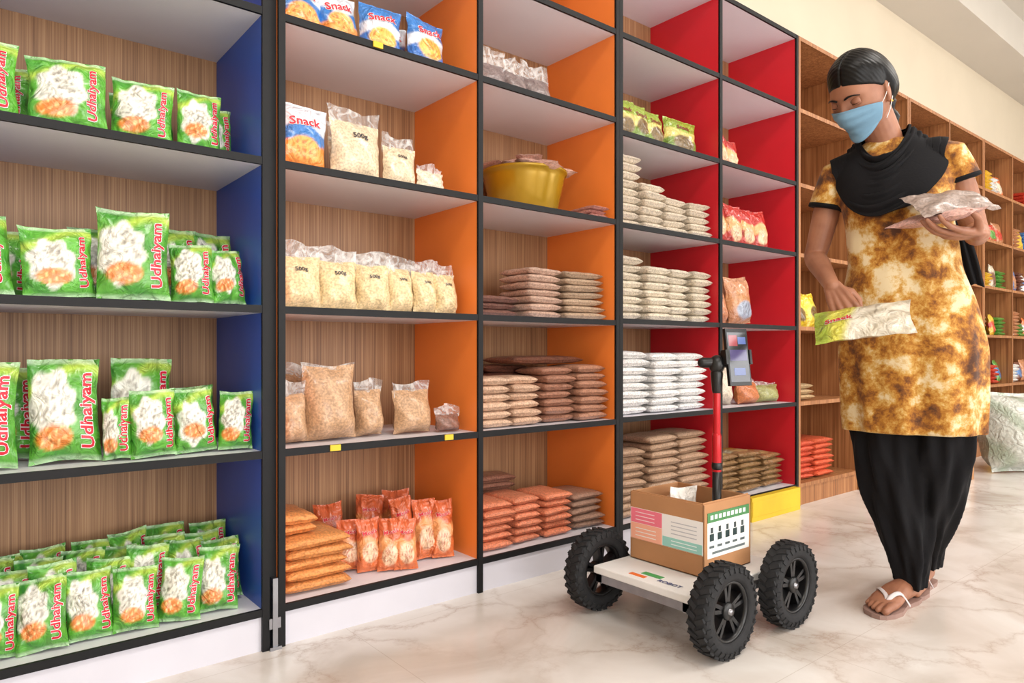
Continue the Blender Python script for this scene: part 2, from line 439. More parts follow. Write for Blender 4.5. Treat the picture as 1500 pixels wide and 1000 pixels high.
def stand(mb, x0, x1, z, h, y, paint, d=0.05, yaw=None, lean=None, mat=0, text=None, wr=2.0, nu=32, nv=32):
    yaw = RNG.uniform(-11, 11) if yaw is None else yaw
    lean = RNG.uniform(3, 10) if lean is None else lean
    M = T((x0 + x1) / 2, y + d * 0.5, z + 0.003) @ RZ(yaw) @ RX(-lean) @ RY(RNG.uniform(-4.5, 4.5))
    pouch(mb, M, (x1 - x0) * 1.05, h, d, paint, nu, nv, mat, wr, text)
def clearbag(mb, x0, x1, z, h, y, col, d=0.055, fill=0.72, yaw=None, lean=None, label=True):
    yaw = RNG.uniform(-8, 8) if yaw is None else yaw
    lean = RNG.uniform(2, 6) if lean is None else lean
    w_ = (x1 - x0)
    M = T((x0 + x1) / 2, y + d * 0.5, z + 0.003) @ RZ(yaw) @ RX(-lean)
    c0 = np.array(col)
    def p(u, v, f):
        c = np.tile(c0, (len(u), 1)); return mixc(c, np.minimum(c0 * 1.25 + 0.08, 1), sst(0.3, 0.9, np.sin(7 * u + 4 * v)) * 0.5)
    pouch(mb, M, w_, h * fill * 1.1, d, p, 20, 20, 1, 1.3, [('500g', 0.0, 0.45, w_ * 0.3, 0, S(50, 45, 50), None)] if label else None, bias=0.45)
    nu, nv = 14, 10
    U, Vv = np.meshgrid(np.linspace(-1, 1, nu), np.linspace(0, 1, nv)); U = U.ravel(); Vv = Vv.ravel()
    a = RNG.uniform(0, 6, 4)
    P = np.stack([U * w_ / 2 * (0.96 + 0.06 * Vv), 0.006 * np.sin(5 * U + a[0] + 2 * Vv) * (0.4 + Vv) + 0.003 * np.sin(13 * U + a[1]),
                  h * (fill * 0.9 + (1 - fill * 0.9) * Vv) + 0.006 * np.sin(3 * U + a[2]) * Vv], 1)
    mb.add(xf(M, P), gridF(nu, nv), (0.8,) * 3, 2)
def stack(mb, x0, x1, z, n, t, y, col, dep=0.18, jit=0.006, var=0.07, mat=1, paint=None):
    w_ = x1 - x0
    for i in range(n):
        M = T((x0 + x1) / 2 + RNG.uniform(-jit, jit), y + RNG.uniform(-jit, jit) * 1.5, z + 0.002 + (i + 0.5) * t) @ RZ(RNG.uniform(-3, 3)) @ RY(RNG.uniform(-1.5, 1.5)) @ RX(-90)
        pouch(mb, M, w_ * 0.98, dep, t * 1.12, (paint() if paint else paint_flat(col, var)), 18, 18, mat, 0.55, bias=0.0, full=True)

A = LV_A; R = LV_R
def greens(name, items):
    mb = MB()
    for it in items:
        x0, x1, z, h, y = it[:5]; kw = it[5] if len(it) > 5 else {}
        stand(mb, x0, x1, z, h, y, paint_green(), text=GREEN_T(h), **kw)
    return mb.build(name, GM)
z = A[3]
greens('green_snack_packets', [(-0.03, 0.115, z, 0.165, 1.70), (0.135, 0.275, z, 0.16, 1.70), (0.285, 0.405, z, 0.145, 1.71), (0.415, 0.51, z, 0.15, 1.70),
        (0.02, 0.14, z, .15, 1.80), (0.3, 0.43, z, 0.14, 1.80), (0.46, 0.565, z, .15, 1.79), (-0.2, -0.06, z, 0.16, 1.7)])
z = A[2]
greens('green_snack_packets', [(-0.03, 0.11, z, 0.165, 1.70), (0.125, 0.255, z, 0.15, 1.70), (0.255, 0.395, z, 0.205, 1.69), (0.405, 0.495, z, 0.14, 1.70), (0.495, 0.572, z, 0.135, 1.70),
        (0.22, 0.36, z, 0.17, 1.80), (0.38, 0.49, z, 0.19, 1.80), (0.47, 0.575, z, 0.19, 1.81), (0.02, 0.15, z, .15, 1.8), (-0.2, -0.05, z, 0.16, 1.7)])
z = A[1]
greens('green_snack_packets', [(-0.02, 0.11, z, 0.215, 1.68), (0.135, 0.26, z, 0.22, 1.70), (0.262, 0.318, z, 0.135, 1.68, {'yaw': -22}), (0.315, 0.405, z, 0.15, 1.67), (0.41, 0.50, z, 0.15, 1.69, {'lean': 4}),
        (0.50, 0.575, z, 0.14, 1.68), (0.29, 0.42, z, 0.22, 1.77), (0.41, 0.53, z, 0.15, 1.79), (0.03, 0.16, z, 0.2, 1.8), (-0.2, -0.04, z, 0.2, 1.7)])
z = A[0]
its = []
for r, (yy, hh, zz) in enumerate([(1.675, 0.145, 0), (1.74, 0.148, 0.006), (1.80, 0.15, 0.012), (1.86, 0.15, 0.018)]):
    for i in range(10):
        x = -0.22 + 0.084 * i + (0.03 if r % 2 else 0) + RNG.uniform(-.008, .008)
        if x + .085 > 0.575: continue
        its.append((x, x + 0.086, z + zz, hh * RNG.uniform(.92, 1.08), yy + RNG.uniform(-.010, .010), {'lean': 15 + RNG.uniform(-7, 7), 'yaw': RNG.uniform(-22, 12), 'd': 0.045}))
greens('green_snack_packets', its)

CH1 = lambda: paint_multi(S(222, 226, 235), S(54, 122, 196), S(230, 136, 50), S(240, 176, 90), S(190, 90, 30))
CH2 = lambda: paint_multi(S(60, 126, 200), S(226, 228, 235), S(50, 110, 190), S(240, 190, 90), S(200, 110, 40))
z = A[4]
mb = MB()
for i, (x0, x1, y) in enumerate([(0.65, 0.78, 1.72), (0.77, 0.89, 1.73), (0.88, 1.0, 1.71), (1.02, 1.15, 1.70), (0.7, 0.83, 1.8), (0.95, 1.07, 1.8)]):
    stand(mb, x0, x1, z, 0.15, y, CH2() if i in (2, 3) else CH1(), 0.06, text=[('Snack', 0, 0.42, 0.085, 6, RED, S(255, 255, 255))])
mb.build('chips_packets', GM)
z = A[3]
mb = MB(); stand(mb, 0.645, 0.775, z, 0.175, 1.70, CH1(), 0.06, yaw=0, text=[('Snack', 0, 0.42, 0.09, 6, RED, S(255, 255, 255))])
stand(mb, 0.66, 0.77, z, 0.17, 1.8, CH1(), 0.06)
mb.build('chips_packets', GM)
FL = S(222, 200, 168)
mb = MB()
clearbag(mb, 0.79, 0.945, z, 0.195, 1.70, FL, 0.07, 0.75); clearbag(mb, 0.945, 1.05, z, 0.145, 1.70, FL); clearbag(mb, 1.05, 1.15, z, 0.08, 1.70, S(230, 215, 192), 0.05, label=False)
clearbag(mb, 0.83, 0.97, z, 0.18, 1.79, FL, 0.06)
mb.build('flour_bags', GM)
z = A[2]
mb = MB()
xs = [0.645, 0.755, 0.86, 0.955, 1.035, 1.11, 1.185]
for i in range(6):
    clearbag(mb, xs[i], xs[i + 1] + 0.006, z, 0.168 - 0.004 * i, 1.69 + 0.004 * (i % 2), S(222, 196, 150), 0.06, 0.72)
    clearbag(mb, xs[i] + 0.01, xs[i + 1] + 0.006, z, 0.165 - 0.004 * i, 1.77, S(216, 194, 154), 0.06, 0.72, label=False)
mb.build('semolina_bags', GM)
z = A[1]
BR = S(190, 150, 114)
mb = MB()
clearbag(mb, 0.645, 0.73, z, 0.16, 1.70, BR, 0.08, 0.72, label=False); clearbag(mb, 0.72, 0.865, z, 0.20, 1.69, BR, 0.10, 0.9, label=False)
clearbag(mb, 0.875, 0.96, z, 0.155, 1.72, BR, 0.08, 0.75, label=False); clearbag(mb, 0.985, 1.11, z, 0.145, 1.70, BR, 0.08, 0.78, label=False)
clearbag(mb, 0.78, 0.9, z, 0.19, 1.82, BR, 0.08, 0.8, label=False); clearbag(mb, 0.68, 0.78, z, 0.2, 1.82, BR, 0.08, 0.8, label=False)
clearbag(mb, 1.11, 1.195, z, 0.075, 1.69, S(130, 90, 76), 0.05, 0.6, label=False)
mb.build('brown_sugar_bags', GM)
z = A[0]
mb = MB(); stack(mb, 0.648, 0.83, z, 5, 0.027, 1.68, S(222, 150, 88), 0.2); stack(mb, 0.648, 0.75, z + 0.137, 2, 0.027, 1.72, S(224, 150, 88), 0.18)
mb.build('lentil_bags', GM)
RP = lambda: paint_multi(S(214, 104, 62), S(236, 156, 96), S(222, 116, 64), S(240, 200, 164), S(176, 84, 54))
mb = MB()
for x0, x1, y, h in [(0.835, 0.91, 1.76, .14), (0.88, 0.945, 1.72, .145), (0.925, 0.99, 1.69, .145), (0.965, 1.03, 1.67, .14), (1.02, 1.085, 1.76, .18), (1.06, 1.13, 1.72, .175), (1.11, 1.175, 1.70, 0.17), (0.93, 1.01, 1.84, 0.185), (0.83, 0.91, 1.86, 0.17), (1.03, 1.11, 1.85, 0.185)]:
    stand(mb, x0, x1, z, h, y, RP(), 0.04, yaw=RNG.uniform(-38, -8), lean=RNG.uniform(8, 18), text=[('Meals', 0, 0.5, 0.042, 8, RED, S(246, 236, 220))])
mb.build('spice_mix_packets', GM)

z = A[4]
mb = MB(); 
for x0, x1, hh in [(1.26, 1.39, .14), (1.38, 1.48, .13), (1.47, 1.585, .14)]: clearbag(mb, x0, x1, z, hh, 1.71, S(122, 106, 104), 0.07, 0.6, label=False)
mb.build('raisin_bags', GM)
z = A[3]
e = empty('yellow_tub', (1.545, 1.83, z + 0.001))
mb = MB()
lathe(mb, [(0.001, 0), (0.105, 0), (0.112, 0.006), (0.138, 0.125), (0.142, 0.14), (0.148, 0.142), (0.15, 0.15), (0.143, 0.152), (0.138, 0.14), (0.11, 0.02), (0.001, 0.018)], Matrix.Identity(4), 64)
mb.build('tub', [M_tub], e)
mb = MB()
for i in range(16):
    a = i * 2.4; r = 0.03 + 0.085 * (i % 3) / 2
    M = T(r * math.cos(a), r * math.sin(a), 0.145 + 0.0028 * i) @ RZ(RNG.uniform(0, 360)) @ RX(-90 + RNG.uniform(-8, 8)) @ T(0, 0, -0.06)
    pouch(mb, M, 0.09, 0.12, 0.028, paint_flat(S(200, 156, 140), 0.15), 14, 14, 1, bias=0)
mb.build('small_bags', GM, e)
mb = MB(); stack(mb, 1.715, 1.795, z, 3, 0.014, 1.67, S(190, 130, 120), 0.12); mb.build('peanut_bags', GM)
z = A[2]
mb = MB()
stack(mb, 1.45, 1.595, z, 7, 0.0235, 1.69, S(196, 164, 146), 0.16); mb.build('pulse_bags', GM)
mb = MB(); stack(mb, 1.61, 1.80, z, 7, 0.0235, 1.69, S(184, 158, 134), 0.16, var=0.15)
mb.build('pulse_bags', GM)
mb = MB(); stack(mb, 1.27, 1.43, z, 3, 0.022, 1.72, S(120, 84, 74), 0.15); mb.build('pulse_bags', GM)
z = A[1]
mb = MB(); stack(mb, 1.255, 1.37, z, 6, 0.026, 1.68, S(210, 176, 150), 0.15); stack(mb, 1.38, 1.50, z, 6, 0.026, 1.69, S(204, 168, 142), 0.15); mb.build('pulse_bags', GM)
mb = MB(); stack(mb, 1.515, 1.65, z, 7, 0.026, 1.69, S(164, 116, 94), 0.15); stack(mb, 1.66, 1.80, z, 7, 0.027, 1.68, S(176, 128, 104), 0.16)
stack(mb, 1.43, 1.75, z + .193, 1, 0.026, 1.75, S(130, 84, 66), 0.18); stack(mb, 1.40, 1.6, z, 7, 0.027, 1.865, S(120, 74, 58), 0.13); mb.build('pulse_bags', GM)
z = A[0]
mb = MB(); stack(mb, 1.255, 1.38, z, 6, 0.024, 1.68, S(218, 132, 98), 0.17); stack(mb, 1.39, 1.50, z, 6, 0.024, 1.69, S(222, 136, 102), 0.17); stack(mb, 1.51, 1.63, z, 6, 0.024, 1.68, S(216, 130, 96), 0.17)
mb.build('red_lentil_bags', GM)
mb = MB(); stack(mb, 1.65, 1.80, z, 5, 0.024, 1.69, S(160, 126, 108), 0.18); mb.build('pulse_bags', GM)
mb = MB(); stack(mb, 1.40, 1.56, z, 7, 0.026, 1.885, S(160, 110, 90), 0.11); mb.build('pulse_bags', GM)

YP = lambda: paint_multi(S(150, 170, 60), S(216, 200, 116), S(120, 146, 60), S(120, 96, 56))
z = R[4]
mb = MB()
for x0, x1, y in [(1.88, 2.0, 1.70), (1.99, 2.09, 1.71), (2.08, 2.2, 1.72), (2.2, 2.36, 1.70), (2.1, 2.2, 1.8)]: stand(mb, x0, x1, z, 0.155, y, YP(), 0.06, text=[('Snack', 0, 0.4, 0.07, 0, S(120, 30, 20), None)])
mb.build('lime_snack_packets', GM)
z = R[3]; C1 = S(218, 204, 184)
mb = MB(); stack(mb, 1.87, 1.99, z, 9, 0.029, 1.69, C1, 0.17); stack(mb, 2.0, 2.13, z, 6, 0.029, 1.68, C1, 0.17, 0.008); stack(mb, 2.14, 2.27, z, 5, 0.028, 1.69, C1, 0.17); stack(mb, 2.28, 2.41, z, 5, 0.028, 1.68, C1, 0.17)
mb.build('rice_bags', GM)
z = R[2]; C2 = S(222, 210, 190)
mb = MB(); stack(mb, 1.87, 2.01, z, 8, 0.029, 1.69, C2, 0.17); stack(mb, 2.02, 2.16, z, 7, 0.029, 1.68, C2, 0.17); stack(mb, 2.17, 2.29, z, 7, 0.029, 1.69, C2, 0.17); stack(mb, 2.30, 2.415, z, 7, 0.029, 1.68, C2, 0.17)
mb.build('rice_bags', GM)
z = R[1]; C3 = S(238, 236, 234)
mb = MB(); stack(mb, 1.87, 2.04, z, 8, 0.029, 1.69, C3, 0.17); stack(mb, 2.055, 2.215, z, 8, 0.028, 1.68, C3, 0.17); stack(mb, 2.23, 2.39, z, 8, 0.028, 1.69, C3, 0.17)
mb.build('salt_bags', GM)
z = R[0]; C4 = S(176, 144, 118)
mb = MB(); stack(mb, 1.87, 2.02, z, 9, 0.028, 1.69, C4, 0.17); stack(mb, 2.035, 2.21, z, 10, 0.029, 1.68, C4, 0.17); stack(mb, 2.225, 2.41, z, 10, 0.029, 1.69, C4, 0.17)
mb.build('spice_bags', GM)
z = R[4]
RC = lambda: paint_multi(S(190, 40, 30), S(226, 170, 110), S(180, 40, 30), S(230, 190, 150))
mb = MB(); stand(mb, 2.50, 2.60, z, 0.15, 1.7, RC()); stand(mb, 2.60, 2.70, z, 0.14, 1.72, RC()); mb.build('red_snack_packets', GM)
z = R[3]
mb = MB()
for i in range(4): stand(mb, 2.48 + 0.108 * i, 2.585 + 0.108 * i, z, 0.18, 1.7, RC(), yaw=-6)
mb.build('red_snack_packets', GM)
z = R[2]
mb = MB(); clearbag(mb, 2.47, 2.6, z, 0.17, 1.7, S(190, 120, 80), 0.08, 0.8); stand(mb, 2.62, 2.8, z, 0.21, 1.7, paint_multi(S(210, 150, 110), S(200, 140, 90), S(180, 120, 80), S(160, 170, 190)), 0.08)
mb.build('mixed_snack_bags', GM)
z = R[1]
mb = MB(); clearbag(mb, 2.47, 2.68, z, 0.2, 1.72, S(214, 200, 180), 0.12, 0.8, label=False); clearbag(mb, 2.68, 2.85, z, 0.11, 1.7, S(190, 110, 60), 0.08, 0.8, label=False); clearbag(mb, 2.84, 3.0, z, 0.09, 1.7, S(150, 150, 90), 0.08, 0.8, label=False)
mb.build('mixed_snack_bags', GM)
z = R[0]
MP = lambda a, b2: (lambda: paint_multi(a, b2, S(150, 116, 78), S(220, 196, 130)))
mb = MB(); stack(mb, 2.48, 2.65, z, 7, 0.024, 1.7, C1, 0.18, paint=MP(S(206, 160, 70), S(190, 190, 190)), mat=0)
stack(mb, 2.66, 2.83, z, 7, 0.024, 1.7, C1, 0.18, paint=MP(S(226, 180, 60), S(206, 200, 170)), mat=0)
stack(mb, 2.84, 3.0, z, 6, 0.024, 1.7, C1, 0.18, paint=MP(S(226, 180, 60), S(206, 200, 170)), mat=0)
mb.build('masala_packets', GM)
mb = MB(); mb.box(2.60, 2.99, D - 0.04, D - 0.010, 0.0, 0.10); mb.box(2.603, 2.987, D - 0.042, D - 0.04, 0.02, 0.085)
mb.build('yellow_carton', [M_tag], bevel=0.003)
mb = MB(); 
pouch(mb, T(2.45, 1.72, R[6] + 0.07) @ RX(-90), 0.34, 0.22, 0.13, paint_flat(S(128, 92, 62)), 20, 20, 1, 1.0, bias=0)
mb.build('jute_sack', GM)
pal = [S(226, 180, 40), S(200, 60, 40), S(216, 204, 180), S(90, 150, 60), S(190, 130, 90), S(230, 230, 226), S(220, 110, 50), S(120, 70, 50), S(70, 120, 180)]
mb = MB(); stand(mb, 3.10, 3.24, R[2], 0.17, 1.69, paint_multi(S(236, 200, 40), S(240, 220, 90), S(220, 190, 40), S(120, 90, 40)), yaw=0); stand(mb, 3.25, 3.39, R[2], 0.17, 1.70, paint_multi(S(236, 200, 40), S(240, 220, 90), S(220, 190, 40), S(120, 90, 40)))
mb.build('yellow_packets', GM)
mb = MB(); stack(mb, 3.08, 3.26, R[0], 7, 0.026, 1.68, S(214, 90, 62), 0.2); stack(mb, 3.27, 3.45, R[0], 7, 0.026, 1.68, S(216, 96, 62), 0.2); mb.build('chilli_powder_bags', GM)
mb = MB(); stack(mb, 3.08, 3.26, R[1], 3, 0.026, 1.68, S(190, 160, 120), 0.2); mb.build('pulse_bags', GM)
for li in range(6):
    mb = MB()
    x = 3.75
    while x < 9.0:
        fx = (x - xw) % 0.615
        if fx < 0.03 or fx > 0.47: x += 0.02; continue
        k = int(RNG.integers(0, 7)); c = pal[int(RNG.integers(0, len(pal)))]
        c2 = pal[int(RNG.integers(0, len(pal)))]
        if k < 3: stack(mb, x, x + 0.13, R[li], int(RNG.integers(3, 8)), 0.027, 1.69, c, 0.16)
        elif k < 6: stand(mb, x, x + 0.12, R[li], RNG.uniform(.13, .21), 1.69, paint_multi(c, c2, c, c2), 0.05, nu=14, nv=14)
        x += 0.138
    mb.build('assorted_grocery_packets', GM)
M_card = m_plain('cardboard', S(180, 130, 88), 0.75, 9, 0.06, 0.15)
mb = MB(); pouch(mb, T(4.96, 1.26, 0.0) @ RZ(-30) @ RX(-12), 0.50, 0.48, 0.38, lambda u, v, f: mixc(np.tile(S(204, 206, 196), (len(u), 1)), S(120, 146, 108), sst(0.2, 0.8, np.sin(9 * u + 5 * v)) * 0.5), 30, 30, 0, 5.0)
mb.build('plastic_sack', GM)
mb = MB(); mb.box(4.15, 4.45, 1.38, 1.62, 0, 0.2); mb.box(4.26, 4.34, 1.375, 1.625, 0.198, 0.202, mat=1); mb.box(4.22, 4.38, 1.378, 1.38, 0.05, 0.14, mat=1)
mb.build('carton', [M_card, M_white], bevel=0.003)

# ------------------------------------------------------------ robot cart
cart = empty('four_wheeled_robot_cart', (1.55, 1.145, 0))
def wheel(name, x, y):
    mb = MB(); Mw = T(x, y, 0.11) @ RX(90)
    pr = [(0.070, -0.022), (0.079, -0.026), (0.094, -0.027), (0.103, -0.023), (0.106, -0.012), (0.107, 0), (0.106, 0.012), (0.103, 0.023), (0.094, 0.027), (0.079, 0.026), (0.070, 0.022)]
    lathe(mb, pr, Mw, 72, mat=0, closed=True)
    nl = 30
    for i in range(nl):
        for sgn in (-1, 1):
            a = 360 / nl * (i + (0.5 if sgn > 0 else 0))
            mb.box(-0.0055, 0.0055, -0.004, 0.0038, -0.012, 0.012, mat=0, M=Mw @ RZ(a) @ T(0, 0.1055, sgn * 0.0115) @ RY(sgn * 28))
            mb.box(-0.0045, 0.0045, -0.010, 0.002, -0.002, 0.0015, mat=0, M=Mw @ RZ(a) @ T(0, 0.100, sgn * 0.0255) @ RX(sgn * -20))
    lathe(mb, [(0.071, -0.021), (0.064, -0.020), (0.062, -0.012), (0.062, 0.012), (0.064, 0.020), (0.071, 0.021)], Mw, 60, mat=1, closed=True)
    for i in range(5):
        for dd in (-9, 9):
            mb.box(-0.0045, 0.0045, 0.010, 0.065, -0.012, 0.012, mat=1, M=Mw @ RZ(72 * i + dd))
    lathe(mb, [(0.001, 0.018), (0.018, 0.018), (0.021, 0.014), (0.021, -0.014), (0.018, -0.018), (0.001, -0.018)], Mw, 30, mat=1)
    lathe(mb, [(0.001, 0.024), (0.007, 0.024), (0.007, -0.024), (0.001, -0.024)], Mw, 16, mat=2)
    mb.build(name, [M_rubber, M_rim, M_metal], cart, recalc=True)
k = 1
for x in (-0.145, 0.145):
    for y in (-0.2, 0.2):
        wheel('wheel_%d' % k, x, y); k += 1
mb = MB()
mb.box(-0.21, 0.20, -0.155, 0.155, 0.122, 0.142)
mb.build('deck', [M_white], cart, bevel=0.003)
mb = MB()
for y in (-0.15, 0.13): mb.box(-0.205, 0.195, y, y + 0.02, 0.098, 0.121)
for x in (-0.205, 0.17): mb.box(x, x + 0.02, -0.15, 0.15, 0.10, 0.1205)
for x in (-0.145, 0.145): tube(mb, [(x, -0.2, 0.11), (x, 0.2, 0.11)], [0.006, 0.006])
for x in (-0.145, 0.145):
    for y in (-0.13, 0.13): tube(mb, [(x, y - 0.035, 0.11), (x, y + 0.035, 0.11)], [0.018, 0.018], n=20)
mb.build('frame', [M_metal], cart)
mb = MB()
def flat_text(mb, s, M, length, col, mat=0):
    Vr, Fr, _, _, _ = TXT[s]
    P = np.zeros((len(Vr), 3)); P[:, :2] = Vr * length
    mb.add(xf(M, P), Fr, col, mat, False)
mb.box(-0.165, -0.145, -0.03, 0.03, 0.142, 0.1428, S(60, 160, 90)); mb.box(-0.19, -0.175, 0.0, 0.05, 0.142, 0.1428, S(230, 110, 40))
flat_text(mb, 'ROBOT', T(-0.175, -0.07, 0.1432) @ RZ(-90), 0.07, S(60, 80, 130))
mb.build('deck_stickers', [M_print], cart)

e = empty('cardboard_box', (1.575, 1.165, 0.1435))
mb = MB(); bx, by, bh, t_ = 0.105, 0.12, 0.183, 0.004
mb.box(-bx, bx, -by, by, 0, t_)
mb.box(-bx, bx, -by, -by + t_, 0, bh); mb.box(-bx, bx, by - t_, by, 0, bh); mb.box(-bx, -bx + t_, -by, by, 0, bh); mb.box(bx - t_, bx, -by, by, 0, bh)
mb.box(-bx + t_, bx - t_, -by + t_, -by + 2 * t_, bh - 0.06, bh + 0.004); mb.box(-bx + t_, -bx + 2 * t_, -by + 2 * t_, by - t_, bh - 0.06, bh + 0.003)
mb.box(-0.088, 0.088, by - 0.03, by - t_, bh - 0.05, bh - 0.046)
mb.build('carton_walls', [M_card], e, bevel=0.0015)
mb = MB()
X = -bx - 0.0008
def fr(y0, y1, z0, z1, c, off=0.0): mb.box(X - off, X + 0.0005, y0, y1, z0, z1, c)
fr(-0.118, 0.118, 0.055, 0.140, S(240, 238, 236))
fr(0.01, 0.116, 0.100, 0.139, S(238, 120, 140), .0004); fr(0.01, 0.116, 0.056, 0.099, S(244, 176, 150), .0004)
fr(-0.116, 0.008, 0.056, 0.082, S(150, 206, 196), .0004)
fr(-0.116, 0.118, 0.0555, 0.0565, S(200, 120, 60), .0005)
for i in range(4): fr(-0.10, -0.02, 0.092 + 0.01 * i, 0.0945 + 0.01 * i, S(190, 190, 196), .0005)
for i in range(3): fr(0.03, 0.10, 0.065 + 0.01 * i, 0.067 + 0.01 * i, S(240, 236, 230), .0006)
for i in range(3): fr(0.035, 0.10, 0.108 + 0.01 * i, 0.110 + 0.01 * i, S(250, 220, 226), .0006)
for i in range(2): fr(-0.10, -0.02, 0.064 + 0.009 * i, 0.066 + 0.009 * i, S(236, 246, 244), .0006)
Y = -by - 0.0008
def rt(x0, x1, z0, z1, c, off=0.0): mb.box(x0, x1, Y - off, Y + 0.0005, z0, z1, c)
rt(-0.09, 0.095, 0.045, 0.160, S(242, 242, 240)); rt(-0.09, 0.095, 0.135, 0.160, S(64, 130, 70), .0004)
for i in range(9): rt(-0.078 + 0.018 * i, -0.066 + 0.018 * i, 0.142, 0.153, S(236, 240, 236), .0006)
for i in range(5):
    x = -0.072 + 0.034 * i
    rt(x - 0.005, x + 0.005, 0.108, 0.122, S(50, 60, 60), .0005); rt(x - 0.009, x + 0.009, 0.088, 0.106, S(40, 60, 60), .0005); rt(x - 0.010, x + 0.010, 0.070, 0.076, S(90, 100, 100), .0005)
rt(-0.07, 0.075, 0.054, 0.060, S(110, 120, 120), .0005)
mb.build('printed_labels', [M_print], e)
mb = MB(); M = T(0.0, 0.03, 0.03) @ RY(6)
pouch(mb, M, 0.12, 0.165, 0.04, paint_flat(S(236, 230, 222)), 16, 16, 0); pouch(mb, T(0.02, 0.075, 0.02) @ RZ(20), 0.12, 0.15, 0.04, paint_flat(S(190, 140, 100)), 16, 16, 0)
mb.build('bags_inside', GM, e)

e = empty('smartphone_on_stick', (1.635, 1.12, 0.150))
mb = MB()
tube(mb, [(0, 0, 0.0), (0, 0, 0.235)], [0.013, 0.012], mat=0, n=20, flat=True)
tube(mb, [(0, 0, 0.235), (0, 0, 0.33)], [0.0125, 0.0125], mat=1, n=20); tube(mb, [(0, 0, 0.33), (0, 0, 0.46)], [0.010, 0.010], mat=1, n=20)
tube(mb, [(0, 0, 0.245), (0, 0, 0.252)], [0.014, 0.014], mat=0, n=20)
tube(mb, [(0, 0, 0.455), (0, 0, 0.50)], [0.013, 0.017], mat=0, n=20)
ellipsoid(mb, T(0, 0, 0.525), 0.022, 0.022, 0.026, mat=0)
tube(mb, [(-0.030, 0.024, 0.53), (0.030, -0.024, 0.53)], [0.014, 0.014], mat=0, n=16)
mb.build('stick', [M_rim, M_redplas], e)
mb = MB(); Mp = T(0.042, -0.036, 0.545) @ RZ(-14) @ RX(-8)
mb.box(-0.038, 0.038, -0.005, 0.005, -0.078, 0.078, S(24, 24, 28), 0, Mp)
mb.box(-0.034, 0.034, -0.0056, -0.005, -0.068, 0.068, S(30, 32, 44), 1, Mp)
for (a, b_, c, d_, col) in [(-.03, .0, .03, .06, S(150, 60, 70)), (.002, .03, .035, .055, S(90, 110, 170)), (-.03, .03, -.01, .02, S(70, 60, 110)), (-.02, .02, -.05, -.03, S(60, 80, 140))]:
    mb.box(a, b_, -0.006, -0.0056, c, d_, col, 1, Mp)
mb.box(-0.046, -0.038, -0.008, 0.012, -0.02, 0.02, S(20, 20, 20), 0, Mp); mb.box(0.038, 0.046, -0.008, 0.012, -0.02, 0.02, S(20, 20, 20), 0, Mp); mb.box(-0.046, 0.046, 0.006, 0.014, -0.014, 0.014, S(20, 20, 20), 0, Mp)
M_scr = m_film('phone_screen', 0.12, 10, 0.0, coat=0.6)
mb.build('smartphone', [M_rim, M_scr], e, bevel=0.0015)

# ------------------------------------------------------------ woman
W = empty('woman_standing', (2.063, 0.808, 0), -68.6)
def m_skin():
    m, nt, b = newmat('brown_skin', 0.5)
    n = nd(nt, 'ShaderNodeTexNoise', {'Vector': coords(nt), 'Scale': 18.0, 'Detail': 5.0})
    nt.links.new(ramp(nt, n.outputs[0], [(0.3, tuple(S(142, 92, 68))), (0.7, tuple(S(170, 116, 88)))]), b.inputs['Base Color'])
    b.inputs['Subsurface Weight'].default_value = 0.08
    b.inputs['Subsurface Radius'].default_value = (0.02, 0.008, 0.004)
    n2 = nd(nt, 'ShaderNodeTexNoise', {'Vector': coords(nt), 'Scale': 220.0, 'Detail': 2.0}); bump(nt, b, n2.outputs[0], 0.12, 0.001)
    return m
M_skin = m_skin()
def m_tiedye():
    m, nt, b = newmat('tie_dye_velvet', 0.8)
    n = nd(nt, 'ShaderNodeTexNoise', {'Vector': coords(nt), 'Scale': 11.5, 'Detail': 10.0, 'Roughness': 0.70, 'Distortion': 0.15})
    sep = nd(nt, 'ShaderNodeSeparateXYZ', {'Vector': coords(nt, (1, 1, 1 / 1.4))})
    zz = ramp(nt, sep.outputs[2], [(0.35, (0.475,) * 3), (0.50, (0.490,) * 3), (0.63, (0.520,) * 3), (0.74, (0.525,) * 3), (0.80, (0.475,) * 3), (0.86, (0.450,) * 3)])
    ad = nd(nt, 'ShaderNodeMath', {0: n.outputs[0], 1: zz}, operation='ADD')
    sb = nd(nt, 'ShaderNodeMath', {0: ad.outputs[0], 1: 0.5}, operation='SUBTRACT')
    c = ramp(nt, sb.outputs[0], [(0.36, tuple(S(74, 38, 10))), (0.425, tuple(S(128, 74, 14))), (0.475, tuple(S(172, 112, 26))), (0.525, tuple(S(198, 154, 76))), (0.59, tuple(S(218, 198, 158)))])
    nt.links.new(c, b.inputs['Base Color'])
    b.inputs['Sheen Weight'].default_value = 0.1
    n2 = nd(nt, 'ShaderNodeTexNoise', {'Vector': coords(nt, (1, 1, 0.5)), 'Scale': 14.0, 'Detail': 3.0}); bump(nt, b, n2.outputs[0], 0.45, 0.014)
    return m
M_dye = m_tiedye()
M_bcloth = m_plain('black_cotton', S(15, 14, 17), 0.9, 14, 0.15, 0.3, spec=0.25)
def m_hair():
    m, nt, b = newmat('black_hair', 0.36, S(8, 7, 7))
    b.inputs['Specular IOR Level'].default_value = 0.22
    n = nd(nt, 'ShaderNodeTexNoise', {'Vector': coords(nt, (90, 400, 400)), 'Scale': 1.0, 'Detail': 3.0}); bump(nt, b, n.outputs[0], 0.35, 0.001)
    nt.links.new(ramp(nt, n.outputs[0], [(0.3, tuple(S(5, 4, 4))), (0.7, tuple(S(16, 13, 12)))]), b.inputs['Base Color'])
    return m
M_hair = m_hair()
M_mask = m_plain('surgical_mask_blue', S(112, 150, 176), 0.85, 30, 0.03, 0.15)
M_eye = m_film('eye', 0.2, 10, 0.0, coat=0.5)
